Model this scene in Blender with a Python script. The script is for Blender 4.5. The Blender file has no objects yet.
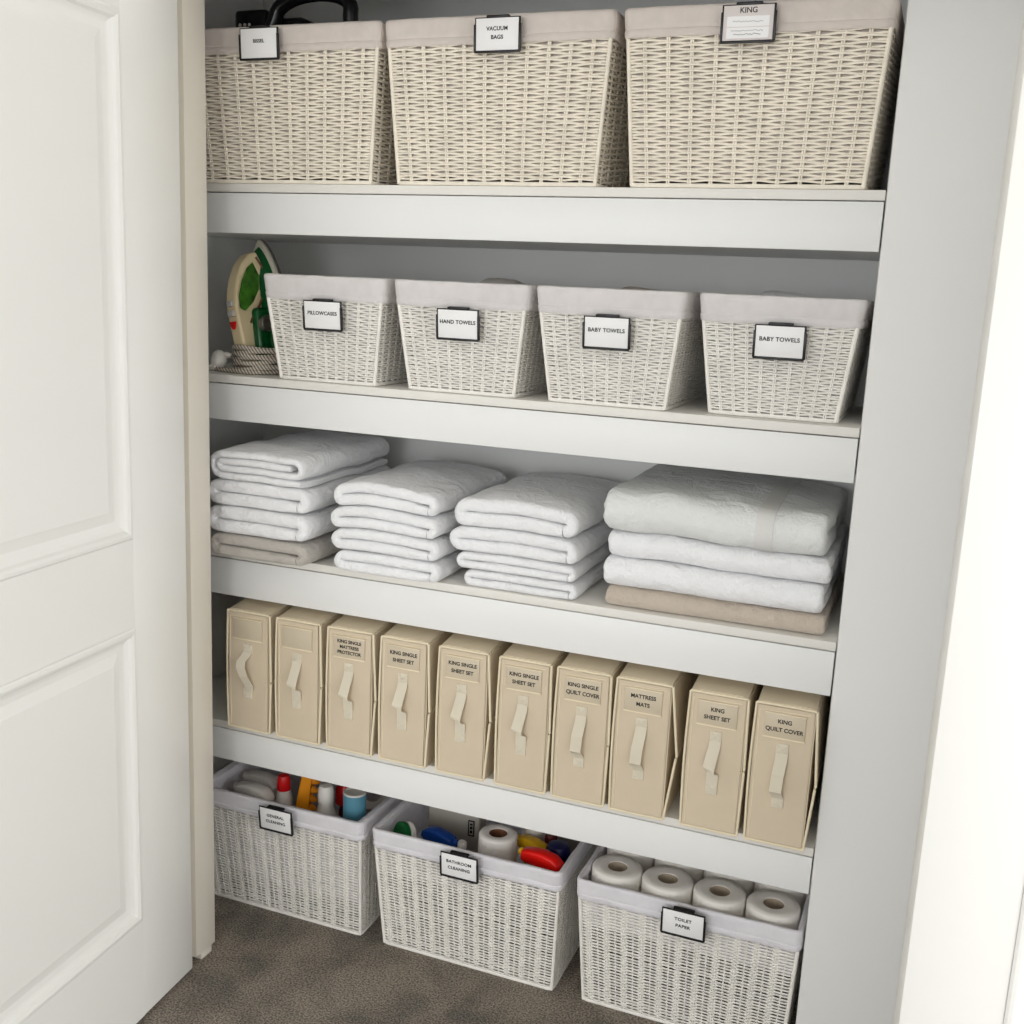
import bpy, bmesh, math, random
from mathutils import Vector, Matrix, noise
random.seed(7)
PI = math.pi
scene = bpy.context.scene
COL = scene.collection

# ------------------------------------------------------------------ materials
def lin(c):
    return tuple(((v/255)/12.92 if v/255 <= .04045 else ((v/255+.055)/1.055)**2.4) for v in c)

def mat(name, rgb, rough=.6, bump=0, bscale=200, var=0, vscale=8, spec=.4, metal=0, trans=0, wave=None, sheen=0, detail=3, rgb2=None):
    m = bpy.data.materials.new(name); m.use_nodes = True
    nt = m.node_tree; N = nt.nodes; L = nt.links
    b = N['Principled BSDF']
    b.inputs['Base Color'].default_value = (*lin(rgb), 1)
    b.inputs['Roughness'].default_value = rough
    b.inputs['Specular IOR Level'].default_value = spec
    b.inputs['Metallic'].default_value = metal
    if trans: b.inputs['Transmission Weight'].default_value = trans
    if sheen:
        b.inputs['Sheen Weight'].default_value = sheen; b.inputs['Sheen Roughness'].default_value = .5
    tc = N.new('ShaderNodeTexCoord')
    if var or rgb2:
        n = N.new('ShaderNodeTexNoise'); n.inputs['Scale'].default_value = vscale; n.inputs['Detail'].default_value = detail
        L.new(tc.outputs['Object'], n.inputs['Vector'])
        mx = N.new('ShaderNodeMix'); mx.data_type = 'RGBA'
        c = lin(rgb); c2 = lin(rgb2) if rgb2 else tuple(max(0, v*(1-var)) for v in c)
        mx.inputs[6].default_value = (*c, 1); mx.inputs[7].default_value = (*c2, 1)
        rp = N.new('ShaderNodeValToRGB'); rp.color_ramp.elements[0].position = .35; rp.color_ramp.elements[1].position = .65
        L.new(n.outputs['Fac'], rp.inputs['Fac']); L.new(rp.outputs['Color'], mx.inputs[0])
        L.new(mx.outputs[2], b.inputs['Base Color'])
    if bump:
        n2 = N.new('ShaderNodeTexNoise'); n2.inputs['Scale'].default_value = bscale; n2.inputs['Detail'].default_value = 4
        L.new(tc.outputs['Object'], n2.inputs['Vector'])
        h = n2.outputs['Fac']
        if wave:
            w = N.new('ShaderNodeTexWave'); w.inputs['Scale'].default_value = wave; w.inputs['Distortion'].default_value = 2
            L.new(tc.outputs['Object'], w.inputs['Vector'])
            ad = N.new('ShaderNodeMath'); ad.operation = 'ADD'
            L.new(h, ad.inputs[0]); L.new(w.outputs['Fac'], ad.inputs[1]); h = ad.outputs[0]
        bp = N.new('ShaderNodeBump'); bp.inputs['Strength'].default_value = bump; bp.inputs['Distance'].default_value = .002
        L.new(h, bp.inputs['Height']); L.new(bp.outputs['Normal'], b.inputs['Normal'])
    return m

def terry(name, rgb):
    m = mat(name, rgb, .95, sheen=.25, spec=.2)
    nt = m.node_tree; N = nt.nodes; L = nt.links; b = N['Principled BSDF']
    tc = N.new('ShaderNodeTexCoord'); h = None
    for sc, wt in ((16, 3.2), (55, .9), (330, .55)):
        n = N.new('ShaderNodeTexNoise'); n.inputs['Scale'].default_value = sc; n.inputs['Detail'].default_value = 3; n.inputs['Distortion'].default_value = .8
        L.new(tc.outputs['Object'], n.inputs['Vector'])
        k = N.new('ShaderNodeMath'); k.operation = 'MULTIPLY'; k.inputs[1].default_value = wt; L.new(n.outputs['Fac'], k.inputs[0])
        if h is None: h = k.outputs[0]
        else:
            ad = N.new('ShaderNodeMath'); ad.operation = 'ADD'; L.new(h, ad.inputs[0]); L.new(k.outputs[0], ad.inputs[1]); h = ad.outputs[0]
    bp = N.new('ShaderNodeBump'); bp.inputs['Strength'].default_value = .8; bp.inputs['Distance'].default_value = .005
    L.new(h, bp.inputs['Height']); L.new(bp.outputs['Normal'], b.inputs['Normal'])
    return m
M = {}
M['wall'] = mat('wall_paint', (235, 234, 231), .85, .06, 350)
M['closet'] = mat('closet_paint', (233, 233, 230), .85, .06, 350)
M['ceiling'] = mat('ceiling_paint', (238, 237, 233), .9)
M['door'] = mat('door_enamel', (240, 239, 234), .32, .02, 60, spec=.35)
M['jamb'] = mat('jamb_enamel', (226, 220, 207), .4, .02, 60)
M['shelf'] = mat('shelf_laminate', (240, 240, 238), .4, .01, 40)
M['shelf_edge'] = mat('shelf_board_edge', (236, 233, 226), .5, .03, 120)
M['wicker'] = mat('white_painted_wicker', (249, 245, 237), .5, .25, 400, var=.08, vscale=30)
M['wicker_cream'] = mat('cream_wicker', (250, 241, 224), .5, .25, 400, var=.10, vscale=30)
M['liner_beige'] = mat('oatmeal_linen_liner', (236, 225, 216), .9, .5, 500, wave=180, var=.06, vscale=40)
M['liner_lilac'] = mat('cool_white_linen_liner', (246, 243, 247), .9, .5, 500, wave=180, var=.05, vscale=40)
M['liner'] = mat('white_linen_liner', (238, 233, 231), .9, .5, 500, wave=180, var=.06, vscale=40)
M['card'] = mat('label_card', (244, 243, 242), .5)
M['card_grey'] = mat('greyish_card', (222, 214, 210), .5)
M['frame'] = mat('label_frame_black', (22, 20, 22), .4)
M['ink'] = mat('black_ink', (30, 28, 28), .7)
M['fadedink'] = mat('faded_ink', (150, 148, 146), .7)
M['towel'] = terry('white_terry', (251, 251, 252))
M['towel_grey'] = terry('grey_terry', (196, 190, 182))
M['towel_pale'] = terry('pale_grey_terry', (238, 239, 237))
M['towel_beige'] = terry('beige_terry', (205, 192, 177))
M['band'] = mat('woven_towel_border', (235, 234, 230), .8, .5, 500, wave=150)
M['box'] = mat('beige_box_fabric', (222, 207, 180), .85, .12, 600, var=.03, vscale=20)
M['box_face'] = mat('beige_box_face', (214, 198, 173), .85, .12, 600, var=.03, vscale=20)
M['piping'] = mat('cream_piping', (236, 222, 192), .75, .2, 500)
M['strap'] = mat('cream_webbing', (240, 230, 208), .6, .5, 700, wave=300)
M['pocket'] = mat('label_pocket_vinyl', (207, 193, 169), .4, spec=.4)
def carpet_mat():
    m = mat('grey_brown_carpet', (150, 137, 122), 1, spec=.05)
    nt = m.node_tree; N = nt.nodes; L = nt.links; b = N['Principled BSDF']
    tc = N.new('ShaderNodeTexCoord')
    a = N.new('ShaderNodeTexNoise'); a.inputs['Scale'].default_value = 7; a.inputs['Detail'].default_value = 5; a.inputs['Distortion'].default_value = .6
    f = N.new('ShaderNodeTexNoise'); f.inputs['Scale'].default_value = 230; f.inputs['Detail'].default_value = 3
    for n in (a, f): L.new(tc.outputs['Object'], n.inputs['Vector'])
    r1 = N.new('ShaderNodeValToRGB'); r1.color_ramp.elements[0].position = .36; r1.color_ramp.elements[1].position = .62
    r1.color_ramp.elements[0].color = (*lin((130, 124, 116)), 1); r1.color_ramp.elements[1].color = (*lin((166, 155, 142)), 1)
    r2 = N.new('ShaderNodeValToRGB'); r2.color_ramp.elements[0].position = .36; r2.color_ramp.elements[1].position = .64
    r2.color_ramp.elements[0].color = (.42, .42, .42, 1); r2.color_ramp.elements[1].color = (1.25, 1.25, 1.25, 1)
    mx = N.new('ShaderNodeMix'); mx.data_type = 'RGBA'; mx.blend_type = 'MULTIPLY'; mx.inputs[0].default_value = 1
    L.new(a.outputs['Fac'], r1.inputs['Fac']); L.new(f.outputs['Fac'], r2.inputs['Fac'])
    L.new(r1.outputs['Color'], mx.inputs[6]); L.new(r2.outputs['Color'], mx.inputs[7]); L.new(mx.outputs[2], b.inputs['Base Color'])
    bp = N.new('ShaderNodeBump'); bp.inputs['Strength'].default_value = 1; bp.inputs['Distance'].default_value = .006
    L.new(f.outputs['Fac'], bp.inputs['Height']); L.new(bp.outputs['Normal'], b.inputs['Normal'])
    return m
M['carpet'] = carpet_mat()
M['iron_green'] = mat('iron_green_plastic', (8, 84, 38), .25, spec=.5)
M['iron_window'] = mat('iron_green_tank', (92, 165, 52), .12, var=.8, vscale=22, spec=.6)
M['iron_cream'] = mat('iron_cream_plastic', (236, 218, 176), .35)
M['iron_brown'] = mat('iron_brown_trim', (112, 78, 48), .5)
M['iron_skirt'] = mat('iron_pale_skirt', (214, 210, 192), .4)
M['steel'] = mat('steel', (150, 146, 142), .3, metal=.9)
M['silver'] = mat('silver_plastic', (196, 192, 184), .35)
M['red'] = mat('red_plastic', (214, 20, 24), .3)
M['brightred'] = mat('bright_red_plastic', (245, 24, 16), .3)
M['maroon'] = mat('maroon_plastic', (96, 20, 24), .35)
M['white'] = mat('white_plastic', (240, 236, 228), .4)
M['clearwhite'] = mat('milky_plastic', (236, 231, 223), .35)
M['greyplastic'] = mat('grey_plastic', (226, 222, 214), .45)
M['orange'] = mat('orange_plastic', (238, 150, 24), .4)
M['yellow'] = mat('yellow_plastic', (245, 190, 20), .4)
M['blue'] = mat('blue_plastic', (10, 66, 150), .35)
M['navy'] = mat('navy_plastic', (6, 12, 72), .35)
M['teal'] = mat('teal_card', (84, 140, 160), .5)
M['black'] = mat('black_plastic', (20, 18, 20), .25)
M['green'] = mat('green_pad', (10, 104, 50), .9, .8, 300)
M['paper'] = mat('toilet_paper', (250, 245, 237), .95, .35, 300)
M['core_brown'] = mat('brown_card_core', (122, 84, 58), .9)
M['core'] = mat('cardboard_core', (176, 160, 140), .9)
M['bag'] = mat('grey_packaging', (176, 170, 160), .3, .3, 25)
def cord_mat():
    m = mat('braided_cord', (206, 196, 178), .8)
    nt = m.node_tree; N = nt.nodes; L = nt.links
    tc = N.new('ShaderNodeTexCoord'); w = N.new('ShaderNodeTexWave'); w.wave_type = 'BANDS'; w.bands_direction = 'DIAGONAL'
    w.inputs['Scale'].default_value = 60; w.inputs['Distortion'].default_value = 1.5
    mx = N.new('ShaderNodeMix'); mx.data_type = 'RGBA'
    mx.inputs[6].default_value = (*lin((112, 98, 84)), 1); mx.inputs[7].default_value = (*lin((222, 214, 200)), 1)
    L.new(tc.outputs['Object'], w.inputs['Vector']); L.new(w.outputs['Fac'], mx.inputs[0]); L.new(mx.outputs[2], N['Principled BSDF'].inputs['Base Color'])
    return m
M['cord'] = cord_mat()

# ------------------------------------------------------------------ mesh builder
class MB:
    def __init__(s): s.v = []; s.f = []; s.mi = []
    def add(s, vs, fs, mi=0):
        b = len(s.v); s.v += [tuple(p) for p in vs]
        for f in fs: s.f.append(tuple(i+b for i in f)); s.mi.append(mi)
        return s
    def box(s, x0, x1, y0, y1, z0, z1, bev=0, mi=0, seg=2, mtx=None):
        bm = bmesh.new(); bmesh.ops.create_cube(bm, size=1)
        bmesh.ops.transform(bm, matrix=Matrix.Translation(((x0+x1)/2, (y0+y1)/2, (z0+z1)/2)) @ Matrix.Diagonal((x1-x0, y1-y0, z1-z0, 1)), verts=bm.verts)
        if bev: bmesh.ops.bevel(bm, geom=bm.edges, offset=bev, segments=seg, profile=.5, affect='EDGES')
        if mtx: bmesh.ops.transform(bm, matrix=mtx, verts=bm.verts)
        bm.verts.index_update()
        s.add([v.co for v in bm.verts], [[v.index for v in f.verts] for f in bm.faces], mi); bm.free(); return s
    def tube(s, path, r, sides=8, closed=False, mi=0, ry=None):
        pts = [Vector(p) for p in path]; n = len(pts); vs = []; fs = []
        up = None
        for i, p in enumerate(pts):
            a = pts[(i-1) % n] if (closed or i > 0) else p; b = pts[(i+1) % n] if (closed or i < n-1) else p
            t = (b-a).normalized()
            if up is None: up = Vector((0, 0, 1)) if abs(t.z) < .9 else Vector((1, 0, 0))
            x = t.cross(up)
            if x.length < 1e-6: x = t.orthogonal()
            x.normalize(); up = x.cross(t).normalized()
            rr = r[i] if isinstance(r, (list, tuple)) else r
            for k in range(sides):
                a2 = 2*PI*k/sides; vs.append(p + x*math.cos(a2)*rr + up*math.sin(a2)*(rr if ry is None else ry))
        m = n if closed else n-1
        for i in range(m):
            j = (i+1) % n
            for k in range(sides):
                l = (k+1) % sides; fs.append((i*sides+k, i*sides+l, j*sides+l, j*sides+k))
        if not closed: fs.append(tuple(range(sides-1, -1, -1))); fs.append(tuple((n-1)*sides+k for k in range(sides)))
        return s.add(vs, fs, mi)
    def lathe(s, prof, seg=28, mi=0, mtx=None, sx=1, sy=1, cap=True):
        vs = []; fs = []
        for r, z in prof:
            for k in range(seg):
                a = 2*PI*k/seg; vs.append(Vector((r*math.cos(a)*sx, r*math.sin(a)*sy, z)))
        n = len(prof)
        for i in range(n-1):
            for k in range(seg):
                l = (k+1) % seg; fs.append((i*seg+k, i*seg+l, (i+1)*seg+l, (i+1)*seg+k))
        if cap:
            if prof[0][0] > 1e-5: fs.append(tuple(range(seg-1, -1, -1)))
            if prof[-1][0] > 1e-5: fs.append(tuple((n-1)*seg+k for k in range(seg)))
        if mtx: vs = [mtx @ v for v in vs]
        return s.add(vs, fs, mi)
    def prism(s, poly, a0, a1, axis='x', mi=0, bev=0, mtx=None):
        """extrude a 2D polygon between a0 and a1 along axis; poly in the other two axes (in order xyz)"""
        def P(u, v, a): return {'x': (a, u, v), 'y': (u, a, v), 'z': (u, v, a)}[axis]
        bm = bmesh.new(); n = len(poly)
        A = [bm.verts.new(P(u, v, a0)) for u, v in poly]; B = [bm.verts.new(P(u, v, a1)) for u, v in poly]
        bm.faces.new(A); bm.faces.new(B[::-1])
        for i in range(n): bm.faces.new((A[i], B[i], B[(i+1) % n], A[(i+1) % n]))
        bmesh.ops.recalc_face_normals(bm, faces=bm.faces)
        if bev:
            ed = [e for f in bm.faces if len(f.verts) == n and n > 4 or len(f.verts) > 4 for e in f.edges] or list(bm.edges)
            bmesh.ops.bevel(bm, geom=list(set(ed)), offset=bev, segments=2, profile=.5, affect='EDGES')
        if mtx: bmesh.ops.transform(bm, matrix=mtx, verts=bm.verts)
        bm.verts.index_update()
        s.add([v.co for v in bm.verts], [[v.index for v in f.verts] for f in bm.faces], mi); bm.free(); return s
    def grid(s, fn, nu, nv, mi=0):
        vs = [fn(i/nu, j/nv) for i in range(nu+1) for j in range(nv+1)]
        fs = [(i*(nv+1)+j, (i+1)*(nv+1)+j, (i+1)*(nv+1)+j+1, i*(nv+1)+j+1) for i in range(nu) for j in range(nv)]
        return s.add(vs, fs, mi)
    def mesh(s, name, mats, angle=40):
        me = bpy.data.meshes.new(name); me.from_pydata(s.v, [], s.f)
        for m in (mats if isinstance(mats, (list, tuple)) else [mats]): me.materials.append(m)
        me.polygons.foreach_set('material_index', s.mi)
        me.polygons.foreach_set('use_smooth', [True]*len(me.polygons))
        bm = bmesh.new(); bm.from_mesh(me); bmesh.ops.recalc_face_normals(bm, faces=bm.faces); bm.to_mesh(me); bm.free()
        me.set_sharp_from_angle(angle=math.radians(angle)); me.update(); return me
    def build(s, name, mats, parent=None, angle=40):
        o = bpy.data.objects.new(name, s.mesh(name, mats, angle)); COL.objects.link(o)
        if parent: o.parent = parent
        return o

def tag(o, label=None, cat=None, group=None, kind=None):
    if label: o['label'] = label
    if cat: o['category'] = cat
    if group: o['group'] = group
    if kind: o['kind'] = kind
    return o
def empty(name, loc, rz=0, ry=0, rx=0):
    o = bpy.data.objects.new(name, None); o.empty_display_size = .05; COL.objects.link(o)
    o.location = loc; o.rotation_euler = (rx, ry, rz); return o
def children(o): return [c for c in bpy.data.objects if c.parent is o]
def copy_tree(o, parent=None):
    c = o.copy(); COL.objects.link(c)
    if parent: c.parent = parent
    for ch in children(o): copy_tree(ch, c)
    return c
def struct(name, mb, m, label, cat):
    return tag(mb.build(name, m), label, cat, kind='structure')
def text_mesh(name, lines, size, m, spacing=1.0, lead=1.25, width=1.0, bold=0):
    cu = bpy.data.curves.new(name, 'FONT'); cu.body = '\n'.join(lines); cu.size = size; cu.align_x = 'CENTER'; cu.align_y = 'CENTER'
    cu.space_line = lead; cu.space_character = spacing; cu.extrude = .0002; cu.offset = bold
    o = bpy.data.objects.new(name, cu); COL.objects.link(o)
    dg = bpy.context.evaluated_depsgraph_get(); me = bpy.data.meshes.new_from_object(o.evaluated_get(dg))
    bpy.data.objects.remove(o); bpy.data.curves.remove(cu)
    me.transform(Matrix.Rotation(PI/2, 4, 'X') @ Matrix.Diagonal((width, 1, 1, 1)))
    me.materials.clear(); me.materials.append(m); me.name = name
    return me
def text(name, lines, size, m, parent, loc, **k):
    o = bpy.data.objects.new(name, text_mesh(name, lines, size, m, **k)); COL.objects.link(o); o.parent = parent; o.location = loc; return o

# ------------------------------------------------------------------ dimensions (metres, floor z = 0, fascia plane y = 0)
ZA0, ZA1 = 1.6461, 1.7485
ZB0, ZB1 = 1.2416, 1.3411
ZC0, ZC1 = .8373, .9425
ZD0, ZD1 = .4300, .5265
XL, XW, YB = -.205, 1.352, .455

# ------------------------------------------------------------------ setting
f = MB(); f.box(-3.2, 3.8, -5.8, .75, -.06, 0)
struct('floor', f, M['carpet'], 'grey-brown cut pile carpet', 'carpet')
c = MB(); c.box(-3.2, 3.8, -5.8, .75, 2.45, 2.51)
struct('ceiling', c, M['ceiling'], 'white painted ceiling', 'ceiling')
struct('wall_back', MB().box(XL-.1, XW+.1, YB, YB+.1, 0, 2.45), M['closet'], 'painted wall at the back of the closet', 'wall')
struct('wall_closet_left', MB().box(XL-.1, XL, -.10, YB, 0, 2.45), M['closet'], 'painted side wall inside the closet on the left', 'wall')
struct('wall_right', MB().box(XW, 2.75, 0, YB, 0, 2.45, .006), M['wall'], 'pale grey plastered wall return at the right end of the shelves', 'wall')
struct('wall_left', MB().box(-3.2, -.01, -.20, -.10, 0, 2.45), M['wall'], 'pale grey wall behind the open door', 'wall')
struct('wall_header', MB().box(-.01, 2.75, -.20, -.10, 2.16, 2.45), M['wall'], 'wall above the closet opening', 'wall')
struct('wall_far_right', MB().box(2.75, 3.8, -.20, .05, 0, 2.45), M['wall'], 'wall to the right of the closet doors', 'wall')
# left jamb: reveal facing +X, with a rebate and bottom notch as in the photo
j = MB(); j.box(-.01, .035, -.168, -.098, .016, 2.16, .002); j.box(-.01, .035, -.150, -.112, 0, .02, .001)
j.box(-.01, .022, -.20, -.168, 0, 2.16, .0015)
struct('trim_1', j, M['jamb'], 'cream painted door jamb on the left of the opening', 'door jamb')
struct('trim_2', MB().box(.035, 2.71, -.20, -.098, 2.125, 2.16, .002), M['jamb'], 'cream painted head jamb over the opening', 'door jamb')
struct('trim_3', MB().box(2.71, 2.75, -.20, -.098, 0, 2.16, .002), M['jamb'], 'cream painted door jamb on the far right', 'door jamb')

# ------------------------------------------------------------------ panelled door leaf (local: x along leaf from hinge/free edge, face at y=0 looking to -y, back at +th)
def door_leaf(name, width, height, stile, th, face_sign=1):
    root = empty(name, (0, 0, 0))
    rails = [(0, .225), (.86, 1.04), (1.996, height)]          # bottom, lock, top rails
    m = MB()
    # core slab with real raised-and-fielded mouldings on both faces
    zs = [(.225, .86), (1.04, 1.996)]
    m.box(0, stile, 0, th, 0, height, .0025); m.box(width-stile, width, 0, th, 0, height, .0025)
    for a, b in rails: m.box(stile-.001, width-stile+.001, .0003, th-.0003, a, b)
    slab = m.build('door_frame', M['door'], root)
    for a, b in zs:
        p = MB()
        x0, x1 = stile, width-stile
        # profile: (inset from opening edge, depth behind face)
        prof = [(-.001, -.0006), (.003, -.0035), (.009, -.0045), (.015, -.002), (.019, .0035), (.024, .0062), (.031, .0080), (.040, .0098), (.060, .0050), (.0615, .0042)]
        for side in (0, 1):
            rings = []
            for ins, d in prof:
                y = d if side == 0 else th-d
                rings.append([(x0+ins, y, a+ins), (x1-ins, y, a+ins), (x1-ins, y, b-ins), (x0+ins, y, b-ins)])
            vs = [v for r in rings for v in r]; fs = []
            for i in range(len(rings)-1):
                for k in range(4):
                    l = (k+1) % 4; fs.append((i*4+k, i*4+l, (i+1)*4+l, (i+1)*4+k))
            n = len(rings)-1; fs.append((n*4, n*4+1, n*4+2, n*4+3))
            p.add(vs, fs)
        p.build('door_panel', M['door'], root, angle=18)
    return root
d1 = door_leaf('door_1', .92, 2.115, .177, .036)
# hinge at H, leaf runs towards the viewer; visible face looks to +X
th = math.atan2(-.204, .014)
d1.location = (.046-.036*math.sin(-th), -.196-.036*math.cos(th), .010); d1.rotation_euler = (0, 0, th)
tag(d1, 'white panelled door standing open on the left', 'door', kind='structure')
PHI = math.radians(13.3)
d2 = door_leaf('door_2', 1.2, 2.115, .150, .036)
d2.location = (1.527, -.42, .010); d2.rotation_euler = (0, 0, PHI)
tag(d2, 'white panelled door standing ajar on the right', 'door', kind='structure')
for o, s in ((d1, 1), (d2, 1)):
    k = MB()
    # lever handle on the far stile, away from the picture
    x = .92-.07 if o is d1 else 1.2-.07
    k.lathe([(.024, 0), (.026, .004), (.024, .008), (.010, .010), (.010, .040)], 20, mtx=Matrix.Translation((x, 0, 1.0)) @ Matrix.Rotation(PI/2, 4, 'X'))
    k.tube([(x, -.038, 1.0), (x-.05, -.042, 1.0), (x-.11, -.040, 1.0)], .008, 10)
    k.build('door_handle', M['steel'], o)

# ------------------------------------------------------------------ shelves
shelf_desc = [
    (ZA0, ZA1, 'white boxed shelf, topmost, carrying the three large cream baskets'),
    (ZB0, ZB1, 'white boxed shelf carrying the iron and the four small baskets'),
    (ZC0, ZC1, 'white boxed shelf carrying the folded towel stacks'),
    (ZD0, ZD1, 'white boxed shelf carrying the beige fabric boxes')]
for z0, z1, lab in shelf_desc:
    s = empty('shelf', (0, 0, z0)); h = z1-z0
    tag(s, lab, 'shelf', 'built-in closet shelves')
    MB().box(XL+.001, XW-.0012, .0, YB-.002, h-.0175, h, .0015).build('shelf_board', M['shelf_edge'], s)
    MB().box(XL+.001, XW-.0022, .0, .016, .0, h-.0195, .0012).build('fascia', M['shelf'], s)
    MB().box(XL+.001, XW-.006, .0165, YB-.002, .001, .013).build('underside_panel', M['shelf'], s)

# ------------------------------------------------------------------ wicker baskets
def rect_pts(hx, hy, rc, n_x, n_y, sub):
    """closed perimeter as (x, y, nx, ny, phase) ; phase in stake units per side"""
    out = []
    def side(a, b, nrm, n):
        for k in range(n*sub+1):
            u = k/sub; t = u/n
            out.append((a[0]+(b[0]-a[0])*t, a[1]+(b[1]-a[1])*t, nrm[0], nrm[1], u))
    def corner(cx, cy, a0):
        for q in (1, 2):
            a = a0+q*PI/6; out.append((cx+rc*math.cos(a), cy+rc*math.sin(a), math.cos(a), math.sin(a), 0))
    side((-hx+rc, -hy), (hx-rc, -hy), (0, -1), n_x); corner(hx-rc, -hy+rc, -PI/2)
    side((hx, -hy+rc), (hx, hy-rc), (1, 0), n_y); corner(hx-rc, hy-rc, 0)
    side((hx-rc, hy), (-hx+rc, hy), (0, 1), n_x); corner(-hx+rc, hy-rc, PI/2)
    side((-hx, hy-rc), (-hx, -hy+rc), (-1, 0), n_y); corner(-hx+rc, -hy+rc, PI)
    return out

def make_basket_meshes(key, wt, wb, dt, db, H, n_x, n_y, pitch, band, amp, sub, liner_depth, rod=.47, shift=.20, inset=.0085, pair=0, wm='wicker', lm='liner'):
    """returns meshes for weave, liner; origin at the centre of the base"""
    rc = .010; off = .006
    def half(t): return (wb+(wt-wb)*t)/2-off, (db+(dt-db)*t)/2-off
    w = MB()
    z0 = .010; z1 = H-band+.010
    rows = int((z1-z0)/pitch)
    sides = 5
    rng = random.Random(hash(key) % 1000 if False else sum(map(ord, key)))
    for r in range(rows):
        z = z0+(r+.5)*pitch; t = z/H; hx, hy = half(t)
        pts = rect_pts(hx, hy, rc, n_x, n_y, sub); sg = 1 if r % 2 else -1
        n = len(pts); vs = []; fs = []
        jz = rng.uniform(-.10, .10)*pitch
        ph = rng.uniform(0, 50)
        for i, (x, y, nx, ny, u) in enumerate(pts):
            d = amp*math.sin(PI*u)*sg
            # neighbouring weavers close up where they cross behind a stake
            dz = jz + .12*pitch*noise.noise((u*1.3+ph, r*.7, 0)) + shift*pitch*sg*math.sin(PI*u) + pair*pitch*sg*math.cos(PI*u)**2
            a = pitch*.42; b = pitch*rod
            for k in range(sides):
                q = 2*PI*k/sides+.3
                vs.append((x+nx*(d+a*math.cos(q)), y+ny*(d+a*math.cos(q)), z+dz+b*math.sin(q)))
        for i in range(n):
            j2 = (i+1) % n
            for k in range(sides):
                l = (k+1) % sides; fs.append((i*sides+k, j2*sides+k, j2*sides+l, i*sides+l))
        w.add(vs, fs)
    # stakes: paired rods
    rs = pitch*.36
    hb, ht = half(0), half(1)
    def stake(tx, ty, nx, ny, du):
        path = []
        for q in range(4):
            t = q/3*(1-band/H*.5); hx, hy = half(t)
            x = tx*(hx-rc) if ny else tx*hx; y = ty*(hy-rc) if nx else ty*hy
            if ny: x += du
            else: y += du
            path.append((x, y, max(.004, t*H)))
        w.tube(path, rs, 6)
    for i in range(n_x):
        t = ((i+.5)/n_x)*2-1
        for sgn in (-1, 1):
            for du in ((-rs*1.05, rs*1.05) if n_x < 14 else (0,)): stake(t, sgn, 0, sgn, du)
    for i in range(n_y):
        t = ((i+.5)/n_y)*2-1
        for sgn in (-1, 1):
            for du in ((-rs*1.05, rs*1.05) if n_x < 14 else (0,)): stake(sgn, t, sgn, 0, du)
    # corner posts and foot rim
    for sx in (-1, 1):
        for sy in (-1, 1):
            path = []
            for q in range(4):
                t = q/3*(1-band/H*.97); hx, hy = half(t)
                path.append((sx*(hx-.001), sy*(hy-.001), max(.003, t*H)))
            w.tube(path, .0042, 8)
    hx, hy = half(0)
    for zz in (.0045,):
        w.tube([(x+nx*.001, y+ny*.001, zz) for x, y, nx, ny, u in rect_pts(hx, hy, rc, 6, 6, 1)], .0042, 6, closed=True)
    # woven base slats
    for i in range(14):
        y = -hy+hy*2*(i+.5)/14
        w.tube([(-hx, y, .006), (hx, y, .006)], .0032, 5)
    weave = w.mesh('weave_'+key, M[wm], 60)
    # liner: cuff outside, over the rim, down inside, floor
    l = MB()
    prof = []   # (t height z, offset from nominal half size)
    zb = H-band
    prof += [(zb+.0005, .001), (zb, .0050), (zb+.003, .0066), (zb+.0125, .0066), (zb+.0140, .0050), (zb+.018, .0056)]
    for q in range(1, 5): prof.append((zb+.018+(H-.006-zb-.018)*q/4, .0056))
    prof += [(H-.001, .0040), (H+.001, .0), (H, -.0045), (H-.004, min(-.0065, -inset+.001))]
    nd = 6
    for q in range(1, nd+1): prof.append((H-.004-(liner_depth-.004)*q/nd, -inset))
    nx_, ny_ = 22, 18
    rings = []
    for pi_, (z, o) in enumerate(prof):
        t = max(0, z/H); hx, hy = half(t); hx += o; hy += o
        ring = []
        for x, y, nx, ny, u in rect_pts(hx, hy, max(.006, rc+o), nx_, ny_, 1):
            wob = .0016*noise.noise((x*22+3, y*22, z*30+7*len(key)))+.0018*noise.noise((x*7, y*7, 5))
            zz = z
            if z > zb-.01: zz += .0022*noise.noise((x*9+11, y*9, 2.5)) + .0012*noise.noise((x*28, y*28, 9))
            ring.append((x+nx*wob, y+ny*wob, zz))
        rings.append(ring)
    n = len(rings[0]); vs = [v for r in rings for v in r]; fs = []
    for i in range(len(rings)-1):
        for k in range(n):
            m2 = (k+1) % n; fs.append((i*n+k, i*n+m2, (i+1)*n+m2, (i+1)*n+k))
    fs.append(tuple((len(rings)-1)*n+k for k in range(n)))
    l.add(vs, fs)
    liner = l.mesh('liner_'+key, M[lm], 50)
    return weave, liner

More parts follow.
